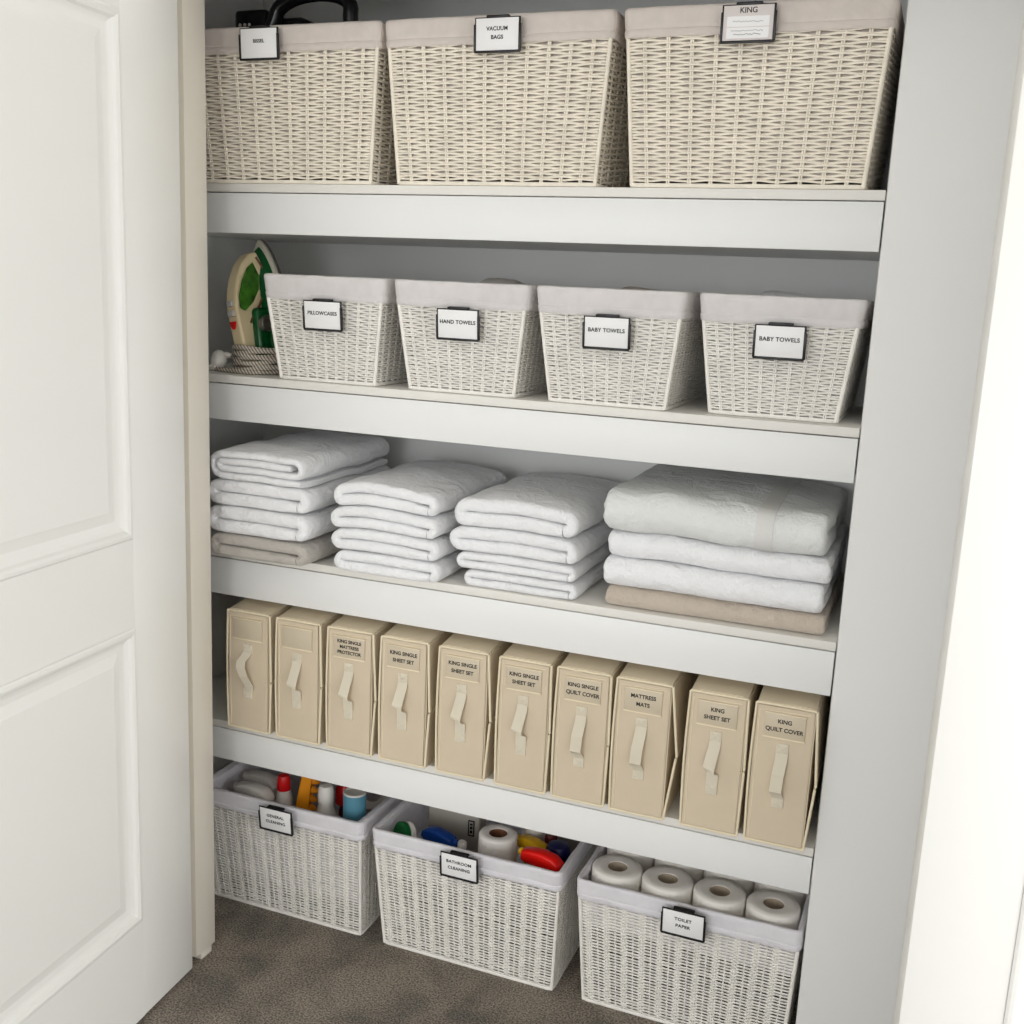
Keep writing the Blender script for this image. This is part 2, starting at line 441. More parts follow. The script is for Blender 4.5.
def place_basket(meshes, loc, rz, label, group):
    r = empty('wicker_basket', loc, rz); tag(r, label, 'basket', group)
    for nm, me in zip(('woven_body', 'fabric_liner'), meshes):
        o = bpy.data.objects.new(nm, me); COL.objects.link(o); o.parent = r
    return r
bigA = make_basket_meshes('large', .470, .424, .40, .36, .306, 10, 8, .0053, .050, .0026, 4, .285, inset=.010, wm='wicker_cream', lm='liner_beige')
B_ = make_basket_meshes('small', .300, .244, .392, .345, .2225, 9, 12, .0047, .050, .0025, 4, .205, rod=.43, inset=.010)
F1 = make_basket_meshes('floor', .470, .440, .385, .31, .315, 22, 16, .0039, .047, .0015, 4, .235, rod=.40, shift=.0, inset=.014, pair=.40, lm='liner_lilac')
F2 = (F1[0], make_basket_meshes('flooraa', .470, .440, .385, .31, .315, 2, 2, .2, .047, .002, 2, .115, inset=.007, lm='liner_lilac')[1])
F3 = make_basket_meshes('floor', .482, .450, .385, .31, .315, 22, 16, .0039, .047, .0015, 4, .110, rod=.40, shift=.0, inset=.0035, pair=.40, lm='liner_lilac')
ga, gb, gf = 'large cream wicker baskets on the top shelf', 'small white wicker baskets beside the iron', 'white wicker baskets on the carpet'
place_basket(bigA, (.150, .18, ZA1), 0, 'cream wicker basket on the top shelf holding the black appliance', ga)
place_basket(bigA, (.6255, .18, ZA1), 0, 'large cream wicker basket labelled VACUUM BAGS on the top shelf', ga)
place_basket(bigA, (1.1075, .18, ZA1), 0, 'large cream wicker basket on the top shelf against the right wall', ga)
place_basket(B_, (.2545, .184, ZB1), math.radians(-.6), 'small white wicker basket labelled PILLOWCASES beside the iron', gb)
place_basket(B_, (.5670, .184, ZB1), 0, 'small white wicker basket labelled HAND TOWELS', gb)
place_basket(B_, (.8765, .182, ZB1), 0, 'small white wicker basket labelled BABY TOWELS, third from the iron', gb)
place_basket(B_, (1.190, .205, ZB1), 0, 'small white wicker basket labelled BABY TOWELS, at the right wall', gb)
FL1 = (.104, .240, 0); FL2 = (.5985, .238, 0); FL3 = (1.1055, .238, 0)
place_basket(F1, FL1, 0, 'white wicker basket labelled GENERAL CLEANING on the carpet by the door jamb', gf)
place_basket(F2, FL2, 0, 'white wicker basket labelled BATHROOM CLEANING on the carpet, middle of three', gf)
place_basket(F3, FL3, 0, 'white wicker basket labelled TOILET PAPER on the carpet at the right wall', gf)

# ------------------------------------------------------------------ clip-on label holders
def label_holder(loc, tilt, rz, lines, label, size=.0105, scheme=None):
    r = empty('label_holder', loc, rz, rx=tilt); tag(r, label, 'label', 'clip-on basket labels')
    w, h = .085, .0555
    MB().box(-w/2, w/2, -.0012, 0, -h/2, h/2, .0004).build('card', M['card_grey' if scheme else 'card'], r)
    fr = MB()
    fr.box(-w/2-.003, w/2+.003, .0004, .003, -h/2-.003, h/2+.002, .0006)
    fr.box(-w/2-.0042, -w/2-.0004, -.003, .002, -h/2-.002, h/2-.010, .0008)
    fr.box(w/2+.0004, w/2+.0050, -.003, .002, -h/2-.002, h/2-.010, .0008)
    fr.box(-w/2-.003, w/2+.003, -.003, .002, -h/2-.0045, -h/2-.0006, .0008)
    fr.build('frame', M['frame'], r)
    cl = MB()
    cl.box(-.022, .022, -.0015, .010, h/2+.0005, h/2+.0055, .001)
    cl.tube([(-.02, .003, h/2+.003), (.02, .003, h/2+.003)], .0032, 8)
    cl.build('clip', M['frame'], r)
    if scheme == 'king':
        text('lettering', ['KING'], .0125, M['ink'], r, (0, -.0015, .0195), bold=.0001)
        MB().box(-.036, .036, -.0017, -.0012, -.006, .0105).build('paper_strip', M['card'], r)
        MB().box(-.036, .036, -.0017, -.0012, -.0245, -.0075).build('paper_strip', M['card'], r)
        for zz, ww, mm in ((.002, .052, 'fadedink'), (-.0125, .056, 'fadedink'), (-.018, .048, 'ink')):
            sc = MB()
            x = -ww/2
            rg = random.Random(int(zz*10000))
            pts = []
            while x < ww/2:
                pts.append((x, -.0019, zz+rg.uniform(-.0014, .0014))); x += .0016
            sc.tube(pts, .00035, 4)
            sc.build('handwriting', M[mm], r)
    else:
        text('lettering', lines, size, M['ink'], r, (0, -.0015, .002 if len(lines) > 1 else .004), lead=1.5, bold=.00024, spacing=1.07)
    return r
TA = math.atan2(-.02, .298)*.0
def lean(top_out, H): return math.atan2(top_out, H)
LA = lean(.020, .298); LB = lean(.0235, .2225); LF = lean(.0375, .315)
label_holder((.117, -.034, 2.018), LA, 0, ['BISSEL'], 'label card clipped to the basket that holds the black appliance', .0092)
label_holder((.638, -.034, 2.016), LA, 0, ['VACUUM', 'BAGS'], 'label card reading VACUUM BAGS', .0098)
label_holder((1.100, -.034, 2.017), LA, 0, ['KING'], 'label card headed KING with handwritten paper strips', scheme='king')
label_holder((.263, -.021, 1.484), LB, 0, ['PILLOWCASES'], 'label card reading PILLOWCASES', .0104)
label_holder((.572, -.021, 1.482), LB, 0, ['HAND TOWELS'], 'label card reading HAND TOWELS', .0104)
label_holder((.879, -.021, 1.483), LB, 0, ['BABY TOWELS'], 'label card reading BABY TOWELS on the third small basket from the iron', .0104)
label_holder((1.197, -.002, 1.484), LB, 0, ['BABY TOWELS'], 'label card reading BABY TOWELS on the small basket at the right wall', .0104)
label_holder((.116, .031, .285), LF, 0, ['GENERAL', 'CLEANING'], 'label card reading GENERAL CLEANING', .0105)
label_holder((.598, .029, .285), LF, 0, ['BATHROOM', 'CLEANING'], 'label card reading BATHROOM CLEANING', .0105)
label_holder((1.107, .029, .283), LF, 0, ['TOILET', 'PAPER'], 'label card reading TOILET PAPER', .0105)

# ------------------------------------------------------------------ fabric storage boxes
BW, BD, BH = .1145, .40, .288
def storage_box(x, lines, label, seed, notch=.55, flare=.010, strap=0, yaw=0, w=BW, front=-.022):
    rg = random.Random(seed)
    r = empty('storage_box', (x, front, ZD1), yaw); tag(r, label, 'storage box', 'beige fabric storage boxes in a row')
    # body with rounded edges and recessed front panel, very slightly bulging
    b = MB(); hw = w/2
    bm = bmesh.new(); bmesh.ops.create_cube(bm, size=1)
    bmesh.ops.transform(bm, matrix=Matrix.Translation((0, .003+BD/2, BH/2)) @ Matrix.Diagonal((w-.004, BD, BH, 1)), verts=bm.verts)
    bmesh.ops.subdivide_edges(bm, edges=bm.edges[:], cuts=7, use_grid_fill=True)
    for v in bm.verts:
        fx = v.co.x/hw; fz = (v.co.z-BH/2)/(BH/2); fy = (v.co.y-BD/2)/(BD/2)
        bul = (1-fz*fz)*(1-fy*fy)
        v.co.x += .0022*fx*bul + .0010*noise.noise((v.co.z*14, v.co.y*9, seed))
        if fz > .2: v.co.z += .015*max(0, min(1, (v.co.y-.004)/.11))*max(0, fz)  # top raised towards the back, shaped to catch more light
        if abs(fz) > .95: v.co.z -= .0012*max(0, -noise.noise((v.co.x*20, v.co.y*9, seed+3.3))) if fz > 0 else 0
    # rounding of the long top edges
    for v in bm.verts:
        if v.co.z > BH-.002 and abs(v.co.x) > hw-.004: v.co.z -= .003; v.co.x *= .985
    bm.verts.index_update()
    b.add([v.co for v in bm.verts], [[v.index for v in f.verts] for f in bm.faces]); bm.free()
    b.build('box_body', M['box'], r)
    # front panel
    def fp(u, v):
        x_ = -hw+.005+u*(w-.010); z_ = .007+v*(BH-.014)
        return (x_, -.0005-.0016*math.sin(PI*u)*math.sin(PI*v)+.0008*noise.noise((x_*25, z_*12, seed)), z_)
    MB().grid(fp, 10, 16).build('front_panel', M['box_face'], r, angle=60)
    # piping: left edge, top edge, bottom edge
    p = MB(); pr = .0026
    zt = BH-.004; lean_l = .0015
    def bowl(t): return -.003*math.sin(PI*t)
    left = [(-hw+.002+bowl(q/8), .001, .004+(zt-.004)*q/8) for q in range(9)]
    p.tube(left, pr, 7)
    p.tube([(-hw+.002+(w-.004)*q/6, .001+.0*q, zt+(.0012*noise.noise((q, seed, 1)))) for q in range(7)], pr, 7)
    p.tube([(-hw+.002+(w-.004)*q/6, .001, .0035) for q in range(7)], pr*1.2, 7)
    # inner panel seam lines
    p.tube([(-hw+.010, -.0008, .012), (-hw+.009, -.0008, BH-.016), (hw-.012, -.0008, BH-.014)], .0008, 5)
    p.build('piping', M['piping'], r)
    # side flaps: upper lid flap and lower panel, meeting in a V
    zn = BH*(1-notch)
    def flap(zlo, zhi, xlo, xhi, sgn):
        m = MB()
        n = 5
        for side in (0, 1): pass
        def q(u, v):
            z = zlo+(zhi-zlo)*v; xx = xlo+(xhi-xlo)*v
            return (hw-.001+xx*(1-.75*u)+.0004, .001+u*BD*.93, z)
        vs = []; fs = []
        nu, nv = 6, 6
        for s_ in (0, 1):
            for i in range(nu+1):
                for k in range(nv+1):
                    a = q(i/nu, k/nv); vs.append((a[0]-s_*.0022, a[1], a[2]))
        N1 = (nu+1)*(nv+1)
        for s_ in (0, 1):
            for i in range(nu):
                for k in range(nv):
                    fs.append(tuple(s_*N1+t for t in (i*(nv+1)+k, (i+1)*(nv+1)+k, (i+1)*(nv+1)+k+1, i*(nv+1)+k+1)))
        def strip(a, b): fs.append((a[0], a[1], b[1]+0, b[0]))
        for k in range(nv): fs.append((k, k+1, N1+k+1, N1+k)); fs.append((nu*(nv+1)+k, nu*(nv+1)+k+1, N1+nu*(nv+1)+k+1, N1+nu*(nv+1)+k))
        for i in range(nu):
            fs.append((i*(nv+1), (i+1)*(nv+1), N1+(i+1)*(nv+1), N1+i*(nv+1))); fs.append((i*(nv+1)+nv, (i+1)*(nv+1)+nv, N1+(i+1)*(nv+1)+nv, N1+i*(nv+1)+nv))
        m.add(vs, fs)
        # piped front edge and mouth edge
        m.tube([(hw-.001+xlo+(xhi-xlo)*k/4, .0005, zlo+(zhi-zlo)*k/4) for k in range(5)], .0026, 7, mi=1)
        mo = 0 if sgn > 0 else 1
        m.tube([(q(u/4, mo)[0]-.001, q(u/4, mo)[1], q(u/4, mo)[2]) for u in range(5)], .0022, 6, mi=1)
        m.build('side_flap', [M['box'], M['piping']], r)
    flap(zn+.003, BH-.004, flare, .0005, 1)
    flap(.004, zn-.003, .0002, flare*.9, -1)
    # label pocket
    pk = MB(); pw, ph_ = .076, .048; pz = BH-.043
    pk.box(-pw/2, pw/2, -.0034, -.0012, pz-ph_/2, pz+ph_/2, .0006)
    pk.box(-pw/2-.001, pw/2+.001, -.0042, -.0022, pz-ph_/2-.002, pz-ph_/2+.001, .0006, mi=1)
    pk.box(-pw/2-.001, pw/2+.001, -.0042, -.0022, pz+ph_/2-.001, pz+ph_/2+.0012, .0006, mi=1)
    po = pk.build('label_pocket', [M['pocket'], M['piping']], r)
    if lines: text('lettering', lines, .0113 if len(lines) == 2 else .0104, M['ink'], po, (0, -.0037, pz+(.0005)), lead=1.45 if len(lines) == 2 else 1.2, width=.97, bold=.00026)
    # webbing handle: two stitched ends and a raised loop with its own kink
    s = MB(); za = BH*.665; zb = BH*.345
    kink = [(0, 0, 0), (.12, .0, .002), (.58, -.0065, .014), (.64, -.0060, .0125), (.70, .0005, .003), (1, 0, 0)] if strap == 0 else \
           [(0, 0, 0), (.12, .0, .003), (.45, -.003, .012), (.80, -.0045, .014), (.88, -.003, .006), (1, 0, 0)] if strap == 1 else \
           [(0, 0, 0), (.10, -.004, .003), (.22, -.0115, .009), (.38, -.0105, .013), (.60, -.003, .012), (.85, .006, .004), (1, .004, 0)]
    pts = []
    sm = 30
    for i in range(sm+1):
        t = i/sm
        a = max(q for q in range(len(kink)-1) if kink[q][0] <= t+1e-9); q = (t-kink[a][0])/(kink[a+1][0]-kink[a][0])
        dx = kink[a][1]*(1-q)+kink[a+1][1]*q; dy = kink[a][2]*(1-q)+kink[a+1][2]*q
        pts.append((dx, -.0032-dy, za-(za-zb)*t))
    ww = .0115; vs = []; fs = []
    for i, (dx, y, z) in enumerate(pts):
        # the fold runs askew
        sk = .0045*math.exp(-((i/sm-.62)/.10)**2) * (1 if strap == 0 else .0)
        for (xx, yy) in ((-ww, 0), (ww, 0), (ww, -.0016), (-ww, -.0016)): vs.append((dx+xx, y+yy, z+sk*(-1 if xx > 0 else 1)))
    for i in range(sm):
        for k in range(4):
            l = (k+1) % 4; fs.append((i*4+k, i*4+l, (i+1)*4+l, (i+1)*4+k))
    fs += [(0, 1, 2, 3), (sm*4+3, sm*4+2, sm*4+1, sm*4)]
    s.add(vs, fs)
    for z in (za+.008, zb-.008):
        s.box(-ww, ww, -.0042, -.0012, z-.011, z+.011, .0006)
        s.tube([(-ww*.8, -.0045, z-.008), (ww*.8, -.0045, z+.008)], .0006, 4); s.tube([(-ww*.8, -.0045, z+.008), (ww*.8, -.0045, z-.008)], .0006, 4)
    s.build('strap_handle', M['strap'], r, angle=35)
    return r
KS = 'KING SINGLE'
boxes = [
 (.0775, None, 'beige fabric box with a blank label, leftmost beside the jamb', .56, .004, 2),
 (.2085, None, 'beige fabric box with a blank label, second from the jamb', .52, .005, 0),
 (.3410, [KS, 'MATTRESS', 'PROTECTOR'], 'beige fabric box reading KING SINGLE MATTRESS PROTECTOR', .54, .009, 0),
 (.4735, [KS, 'SHEET SET'], 'beige fabric box reading KING SINGLE SHEET SET, next to the MATTRESS PROTECTOR box', .55, .007, 0),
 (.6120, [KS, 'SHEET SET'], 'beige fabric box reading KING SINGLE SHEET SET, middle of three alike', .53, .010, 0),
 (.7500, [KS, 'SHEET SET'], 'beige fabric box reading KING SINGLE SHEET SET, next to the KING SINGLE QUILT COVER box', .53, .004, 0),
 (.8770, [KS, 'QUILT COVER'], 'beige fabric box reading KING SINGLE QUILT COVER', .53, .003, 1),
 (1.0020, ['MATTRESS', 'MATS'], 'beige fabric box reading MATTRESS MATS with its side gaping open', .52, .018, 1),
 (1.1490, ['KING', 'SHEET SET'], 'beige fabric box reading KING SHEET SET', .52, .003, 0),
 (1.2760, ['KING', 'QUILT COVER'], 'beige fabric box reading KING QUILT COVER at the right wall', .54, .011, 1)]
for i, (x, ln, lab, no, fl, st) in enumerate(boxes):
    storage_box(x, ln, lab, i*1.7+.3, no, fl, st)

# ------------------------------------------------------------------ folded towels
def fold_path(w, H, layers=2):
    """doubled sheet folded once more: outer fold at -u side. returns centreline (u, z) and pitch"""
    pts = []
    def line(a, b, zz, n=10):
        for k in range(n+1): pts.append((a+(b-a)*k/n, zz))
    def arc(cx, zc, r, a0, a1, n=8):
        for k in range(1, n): a = a0+(a1-a0)*k/n; pts.append((cx+r*math.cos(a), zc+r*math.sin(a)))
    if layers == 2:
        p = H/2; r = p*.5; xr = w-r
        line(xr-.002, r, r); arc(r, H/2, r, -PI/2, -3*PI/2, 8); line(r, xr, H-r); arc(xr, H/2, r, PI/2, -PI/2, 8); pts.append((xr, r))
    else:
        p = H/4; z = [p*(k+.5) for k in range(4)]; R = 1.5*p*.96; xr = w-p*1.5
        line(xr+p, R, z[0]); arc(R, H/2, R, -PI/2, -3*PI/2, 10); line(R, xr, z[3]); arc(xr, (z[3]+z[1])/2, p, PI/2, -PI/2, 8)
        line(xr, R, z[1]); arc(R, H/2, p*.5, -PI/2, -3*PI/2, 6); line(R, xr-p*.4, z[2])
    return pts, p
def towel(name, w, length, H, axis, origin, field, m, seed, label, group, thick=.96, layers=2, band=0):
    """axis 'y': section in x-z, length runs back along y. axis 'x': section in y-z, length runs along x"""
    path, p = fold_path(w, H, layers)
    n = len(path); tang = []
    for i in range(n):
        a = path[max(0, i-1)]; b = path[min(n-1, i+1)]
        d = Vector((b[0]-a[0], b[1]-a[1])); d.normalize(); tang.append(d)
    ends = [(0, .35), (.0025, .72), (.007, .92), (.013, .98)]
    ls = [e for e in ends] + [(.013+(length-.026)*k/24, 1.0) for k in range(1, 24)] + [(length-e[0], e[1]) for e in ends[::-1]]
    vs = []; fs = []
    for (l, s_) in ls:
        for sgn in (1, -1):
            for i, (u, z) in enumerate(path):
                tp = min(1, .80+.10*min(i, n-1-i))
                nn = Vector((-tang[i].y, tang[i].x))*sgn*p*.5*thick*s_*tp
                uu, zz = u+nn.x, z+nn.y
                ruf = .0030*noise.noise((u*30+seed*3, l*14, z*60+seed)) + .0050*noise.noise((z*35+seed, l*6, seed*2.2))
                e = .004*noise.noise((u*12, z*90+seed*5, 3.3)) if l < length*.5 else -.004*noise.noise((u*12, z*90+seed*5, 8.3))
                edge = 1 if l < .02 or l > length-.02 else 0
                ll = l+e*(edge)
                if axis == 'y': x, y = origin[0]+uu+ruf*.8, origin[1]+ll
                else: x, y = origin[0]+ll, origin[1]+uu+ruf*.8
                vs.append((x, y, origin[2]+zz))
    # common height field keeps the stack nested
    vs = [(x, y, ZC1+(z-ZC1)*(1+field(x, y, z)) ) for x, y, z in vs]
    S = 2*n
    for k in range(len(ls)-1):
        a, b = k*S, (k+1)*S
        for i in range(n-1):
            fs.append((a+i, a+i+1, b+i+1, b+i)); fs.append((a+n+i+1, a+n+i, b+n+i, b+n+i+1))
        fs.append((a, b, b+n, a+n)); fs.append((a+n-1, a+2*n-1, b+2*n-1, b+n-1))
    for k, fl in ((0, 1), (len(ls)-1, -1)):
        a = k*S
        for i in range(n-1): fs.append((a+i, a+n+i, a+n+i+1, a+i+1)[::fl])
    mb = MB(); mb.add(vs, fs)
    o = mb.build(name, m, angle=70)
    tag(o, label, 'towel', group)
    if band:                                        # flat woven border running across the towel
        k0 = min(range(len(ls)), key=lambda k: abs(ls[k][0]-band)); sl = [k0, k0+1, k0+2]
        rows = []
        for k in sl:
            row = []
            for i in range(2, n-4):
                a = Vector(vs[k*S+i]); b = Vector(vs[k*S+n+i]); d = (a-b).normalized()
                row += [a+d*.0016, a-d*.0010]
            rows.append(row)
        m2 = len(rows[0])//2; bv = [p for r_ in rows for p in r_]; bf = []
        for q in range(2):
            for i in range(m2-1):
                a = q*2*m2+2*i; b = a+2*m2; bf.append((a, a+2, b+2, b))
        for q in (0, 2):
            for i in range(m2-1): a = q*2*m2+2*i; bf.append((a, a+1, a+3, a+2))
        MB().add(bv, bf).build('woven_border', M['band'], o, angle=60)
    return o
def stack(specs, x0, y0, w, length, axis, seed, group, dome=.02, tilt=0.0):
    z = ZC1+.0005
    top = ZC1+sum(s[0] for s in specs)
    cx, cy = (x0+w/2, y0+length/2) if axis == 'y' else (x0+length/2, y0+w/2)
    sx, sy = (w/2, length/2) if axis == 'y' else (length/2, w/2)
    def field(x, y, zz):
        a = max(-1, min(1, (x-cx)/sx)); b = max(-1, min(1, (y-cy)/sy))
        return dome*(1-a*a)*(1-.5*b*b) + .030*noise.noise((x*7+seed, y*5, seed)) + .022*noise.noise((x*16+y*14+seed, y*9, seed+4)) + tilt*a
    out = []
    for k, (H, m, label, dx, dw, dy) in enumerate(specs):
        nm = 'folded_towel'
        if axis == 'y': o = towel(nm, w+dw, length, H-.0012, axis, (x0+dx, y0+dy, z), field, m, seed+k*1.37, label, group, layers=4 if H > .062 else 2)
        else: o = towel(nm, w+dw, length+dx*0, H-.0012, axis, (x0+dx, y0+dy, z), field, m, seed+k*1.37, label, group, band=.302 if m is M['towel_pale'] else 0)
        out.append(o); z += H
    return out
W, G, P, Bg = M['towel'], M['towel_grey'], M['towel_pale'], M['towel_beige']
g1 = 'folded towels in the stack by the jamb'
stack([(.052, G, 'grey folded towel at the bottom of the stack by the left jamb', .002, 0, -.004),
       (.062, W, 'white folded towel above the grey one, stack by the left jamb', -.006, .008, .0),
       (.058, W, 'white folded towel second from the top, stack by the left jamb', -.004, .006, .002),
       (.066, W, 'thick white folded towel on top of the stack by the left jamb', .000, .004, -.002)],
      .002, -.050, .232, .40, 'y', 1.3, g1, .06, -.006)
g2 = 'folded towels in the second stack'
stack([(.047, W, 'white folded towel at the bottom of the second stack from the jamb', .004, 0, .004),
       (.048, W, 'white folded towel second from the bottom, second stack from the jamb', -.002, .004, .002),
       (.047, W, 'white folded towel third from the bottom, second stack from the jamb', 0, .002, .0),
       (.050, W, 'white folded towel on top of the second stack from the jamb', .004, -.006, .002)],
      .304, -.034, .232, .385, 'y', 3.9, g2, .08)
g3 = 'folded towels in the third stack'
stack([(.036, W, 'white folded towel at the bottom of the third stack, beside the wide stack', .026, -.020, .006),
       (.036, W, 'white folded towel second from the bottom, third stack', .010, -.008, .004),
       (.052, W, 'white folded towel third from the bottom, third stack', -.004, .006, .002),
       (.060, W, 'white folded towel on top of the third stack, beside the wide stack', .004, -.008, .0)],
      .575, -.004, .254, .41, 'y', 6.1, g3, .09)
g4 = 'wide folded towels in the stack at the right wall'
stack([(.042, Bg, 'beige folded towel at the bottom of the wide stack', .004, 0, .012),
       (.058, W, 'white folded towel resting on the beige one in the wide stack', -.002, 0, .004),
       (.052, W, 'white folded towel under the pale grey one in the wide stack', .004, 0, .008),
       (.082, P, 'thick pale grey folded towel on top of the wide stack', -.006, .01, -.004)],
      .896, .010, .40, .425, 'x', 9.2, g4, .035, -.02)

# ------------------------------------------------------------------ steam iron on the second shelf
def iron():
    r = empty('steam_iron', (.028, .165, ZB1+.007), math.radians(-15), math.radians(-9))
    tag(r, 'green and cream steam iron standing on its heel beside the PILLOWCASES basket', 'iron')
    L, hwm = .297, .066
    def hw(t, k=1): return hwm*k*math.sin(PI/2*min(1, (max(t, 0)/.19))**.72) if t < .19 else hwm*k
    def outline(k, top, n=26):
        rt = []
        for i in range(n+1):
            t = (i/n)**1.6*(top-.012); rt.append((hw(t, k), top-t))
        return rt+[(-a, b) for a, b in rt[::-1][:-1]]
    MB().prism(outline(1.0, L), -.006, 0, 'y', bev=.001).build('soleplate', M['steel'], r)
    MB().prism(outline(.985, L-.002), -.016, -.0062, 'y', bev=.003).build('skirt', M['iron_skirt'], r)
    # green shell: stacked outlines shrinking towards the handle
    s = MB(); lev = [(-.0162, .90, L-.018), (-.026, .87, L-.026), (-.035, .72, L-.050), (-.041, .48, L-.085)]
    rings = [[(x, y, z) for x, z in outline(k, tp)] for y, k, tp in lev]
    n = len(rings[0]); vs = [v for q in rings for v in q]; fs = []
    for i in range(len(rings)-1):
        for k in range(n): l = (k+1) % n; fs.append((i*n+k, i*n+l, (i+1)*n+l, (i+1)*n+k))
    fs += [tuple(range(n)), tuple((len(rings)-1)*n+k for k in range(n))]
    s.add(vs, fs); s.box(-.036, .036, -.072, -.017, .003, .138, .012, seg=3); s.build('shell', M['iron_green'], r, angle=50)
    # cream handle with a window in its nose, bevelled
    outer = [(-.040, .266), (-.062, .258), (-.084, .236), (-.101, .204), (-.111, .172), (-.114, .140), (-.110, .104), (-.104, .060), (-.099, .020), (-.096, .003),
             (-.058, .003), (-.064, .050), (-.068, .092), (-.062, .112), (-.038, .138), (-.020, .168), (-.016, .200), (-.024, .238)]
    inner = [(-.052, .240), (-.070, .226), (-.088, .196), (-.100, .164), (-.101, .138), (-.086, .132), (-.064, .150), (-.042, .180), (-.038, .212)]
    bm = bmesh.new()
    for a in (-.018, .018):
        vo = [bm.verts.new((a, y, z)) for y, z in outer]; vi = [bm.verts.new((a, y, z)) for y, z in inner]
        es = [bm.edges.new((vo[i], vo[(i+1) % len(vo)])) for i in range(len(vo))]+[bm.edges.new((vi[i], vi[(i+1) % len(vi)])) for i in range(len(vi))]
        bmesh.ops.triangle_fill(bm, use_beauty=True, use_dissolve=False, edges=es)
        if a < 0: A = (vo, vi)
        else: Bv = (vo, vi)
    for a_, b_ in zip(A, Bv):
        for i in range(len(a_)): bm.faces.new((a_[i], a_[(i+1) % len(a_)], b_[(i+1) % len(a_)], b_[i]))
    bmesh.ops.recalc_face_normals(bm, faces=bm.faces)
    bm.verts.index_update()
    h = MB(); h.add([v.co for v in bm.verts], [[v.index for v in f.verts] for f in bm.faces]); bm.free()
    ho = h.build('handle', M['iron_cream'], r)
    bv = ho.modifiers.new('bevel', 'BEVEL'); bv.width = .006; bv.segments = 3; bv.limit_method = 'ANGLE'; bv.angle_limit = math.radians(50)
    MB().prism([(y, z) for y, z in inner], -.0165, .0165, 'x').build('water_tank', M['iron_window'], r)
    MB().tube([(.0185, -.044, .252), (.0200, -.030, .232), (.0198, -.025, .200), (.0198, -.029, .174), (.0198, -.050, .142), (.0198, -.068, .122), (.0185, -.078, .104)], .0028, 6).build('trim_line', M['iron_brown'], r)
    d = MB(); mt = Matrix.Translation((.0335, -.052, .100)) @ Matrix.Rotation(PI/2, 4, 'Y')
    d.lathe([(.018, 0), (.019, .012), (.017, .015), (.012, .0155), (.011, .013), (0, .013)], 24, mtx=mt)
    d.build('dial', M['steel'], r)
    for zz in (.148, .126):
        b = MB(); b.box(-.010, .010, -.120, -.104, zz-.007, zz+.007, .003); b.build('button', M['silver'], r)
    hb = MB(); hb.prism([(-.009, .108), (.009, .108), (.006, .098), (0, .091), (-.006, .098)], -.1160, -.104, 'y'); hb.build('badge', M['red'], r)
    # cord wound round the heel
    rg = random.Random(3)
    cd = MB(); path = []
    turns = 7
    for i in range(turns*26):
        a = 2*PI*i/26; t = i/(turns*26); rr = .062+.004*math.sin(i*.37)+.004*(i//26 % 2)
        path.append((.010+rr*math.cos(a), -.050+rr*.98*math.sin(a), .006+.052*t+.003*math.sin(a*2+i*.1)))
    cd.tube(path, .0052, 8)
    cd.tube([path[0], (.05, -.115, .005), (-.03, -.125, .005), (-.085, -.120, .0055)], .005, 8)
    cdo = cd.build('power_cord', M['cord'], r); cdo.rotation_euler = (0, math.radians(9), 0); cdo.location = (0, 0, -.0065)
    pl = MB(); mt = Matrix.Translation((-.084, -.100, .0240)) @ Matrix.Rotation(math.radians(72), 4, 'X') @ Matrix.Rotation(math.radians(-20), 4, 'Y')
    pl.lathe([(0, -.015), (.017, -.014), (.0215, -.008), (.023, 0), (.0215, .008), (.015, .014), (0, .0155)], 24, mtx=mt)
    pl.tube([(-.074, -.092, .032), (-.062, -.092, .036), (-.052, -.088, .034)], [.009, .008, .0055], 10)
    pl.tube([(-.104, -.114, .0065), (-.088, -.121, .0065), (-.068, -.122, .0065)], [.005, .0075, .006], 10)
    plo = pl.build('plug', M['white'], r); plo.rotation_euler = (0, math.radians(9), 0); plo.location = (0, 0, -.0065)
    return r
iron()

# ------------------------------------------------------------------ black appliance in the top left basket
def appliance():
    zb = ZA1+.306-.285+.003
    r = empty('handheld_cleaner', (.070, .17, zb)); tag(r, 'black appliance with an arched handle poking out of the top left basket', 'appliance')
    b = MB(); b.box(-.085, .055, -.055, .045, 0, .284, .02, seg=3)
    b.box(-.118, -.035, -.058, .045, .280, .350, .010, seg=3); b.box(-.036, .052, -.050, .040, .280, .332, .010, seg=3)
    b.build('body', M['black'], r)
    h = MB(); pts = []
    for i in range(19):
        a = PI-PI*i/18; pts.append((.082+.092*math.cos(a)+.012*math.sin(a), -.06, .326+.046*max(0, math.sin(a))**.75))
    pts = [(-.040, -.06, .27)]+pts+[(.176, -.055, .27), (.178, -.05, .20)]
    h.tube(pts, .016, 12); h.build('handle', M['black'], r)
    k = MB()
    for x in (-.100, -.088, -.076): k.lathe([(.0032, 0), (.0032, .003), (0, .004)], 10, mtx=Matrix.Translation((x, -.0575, .318)) @ Matrix.Rotation(PI/2, 4, 'X'))
    k.build('indicator_button', M['silver'], r)
    return r
appliance()

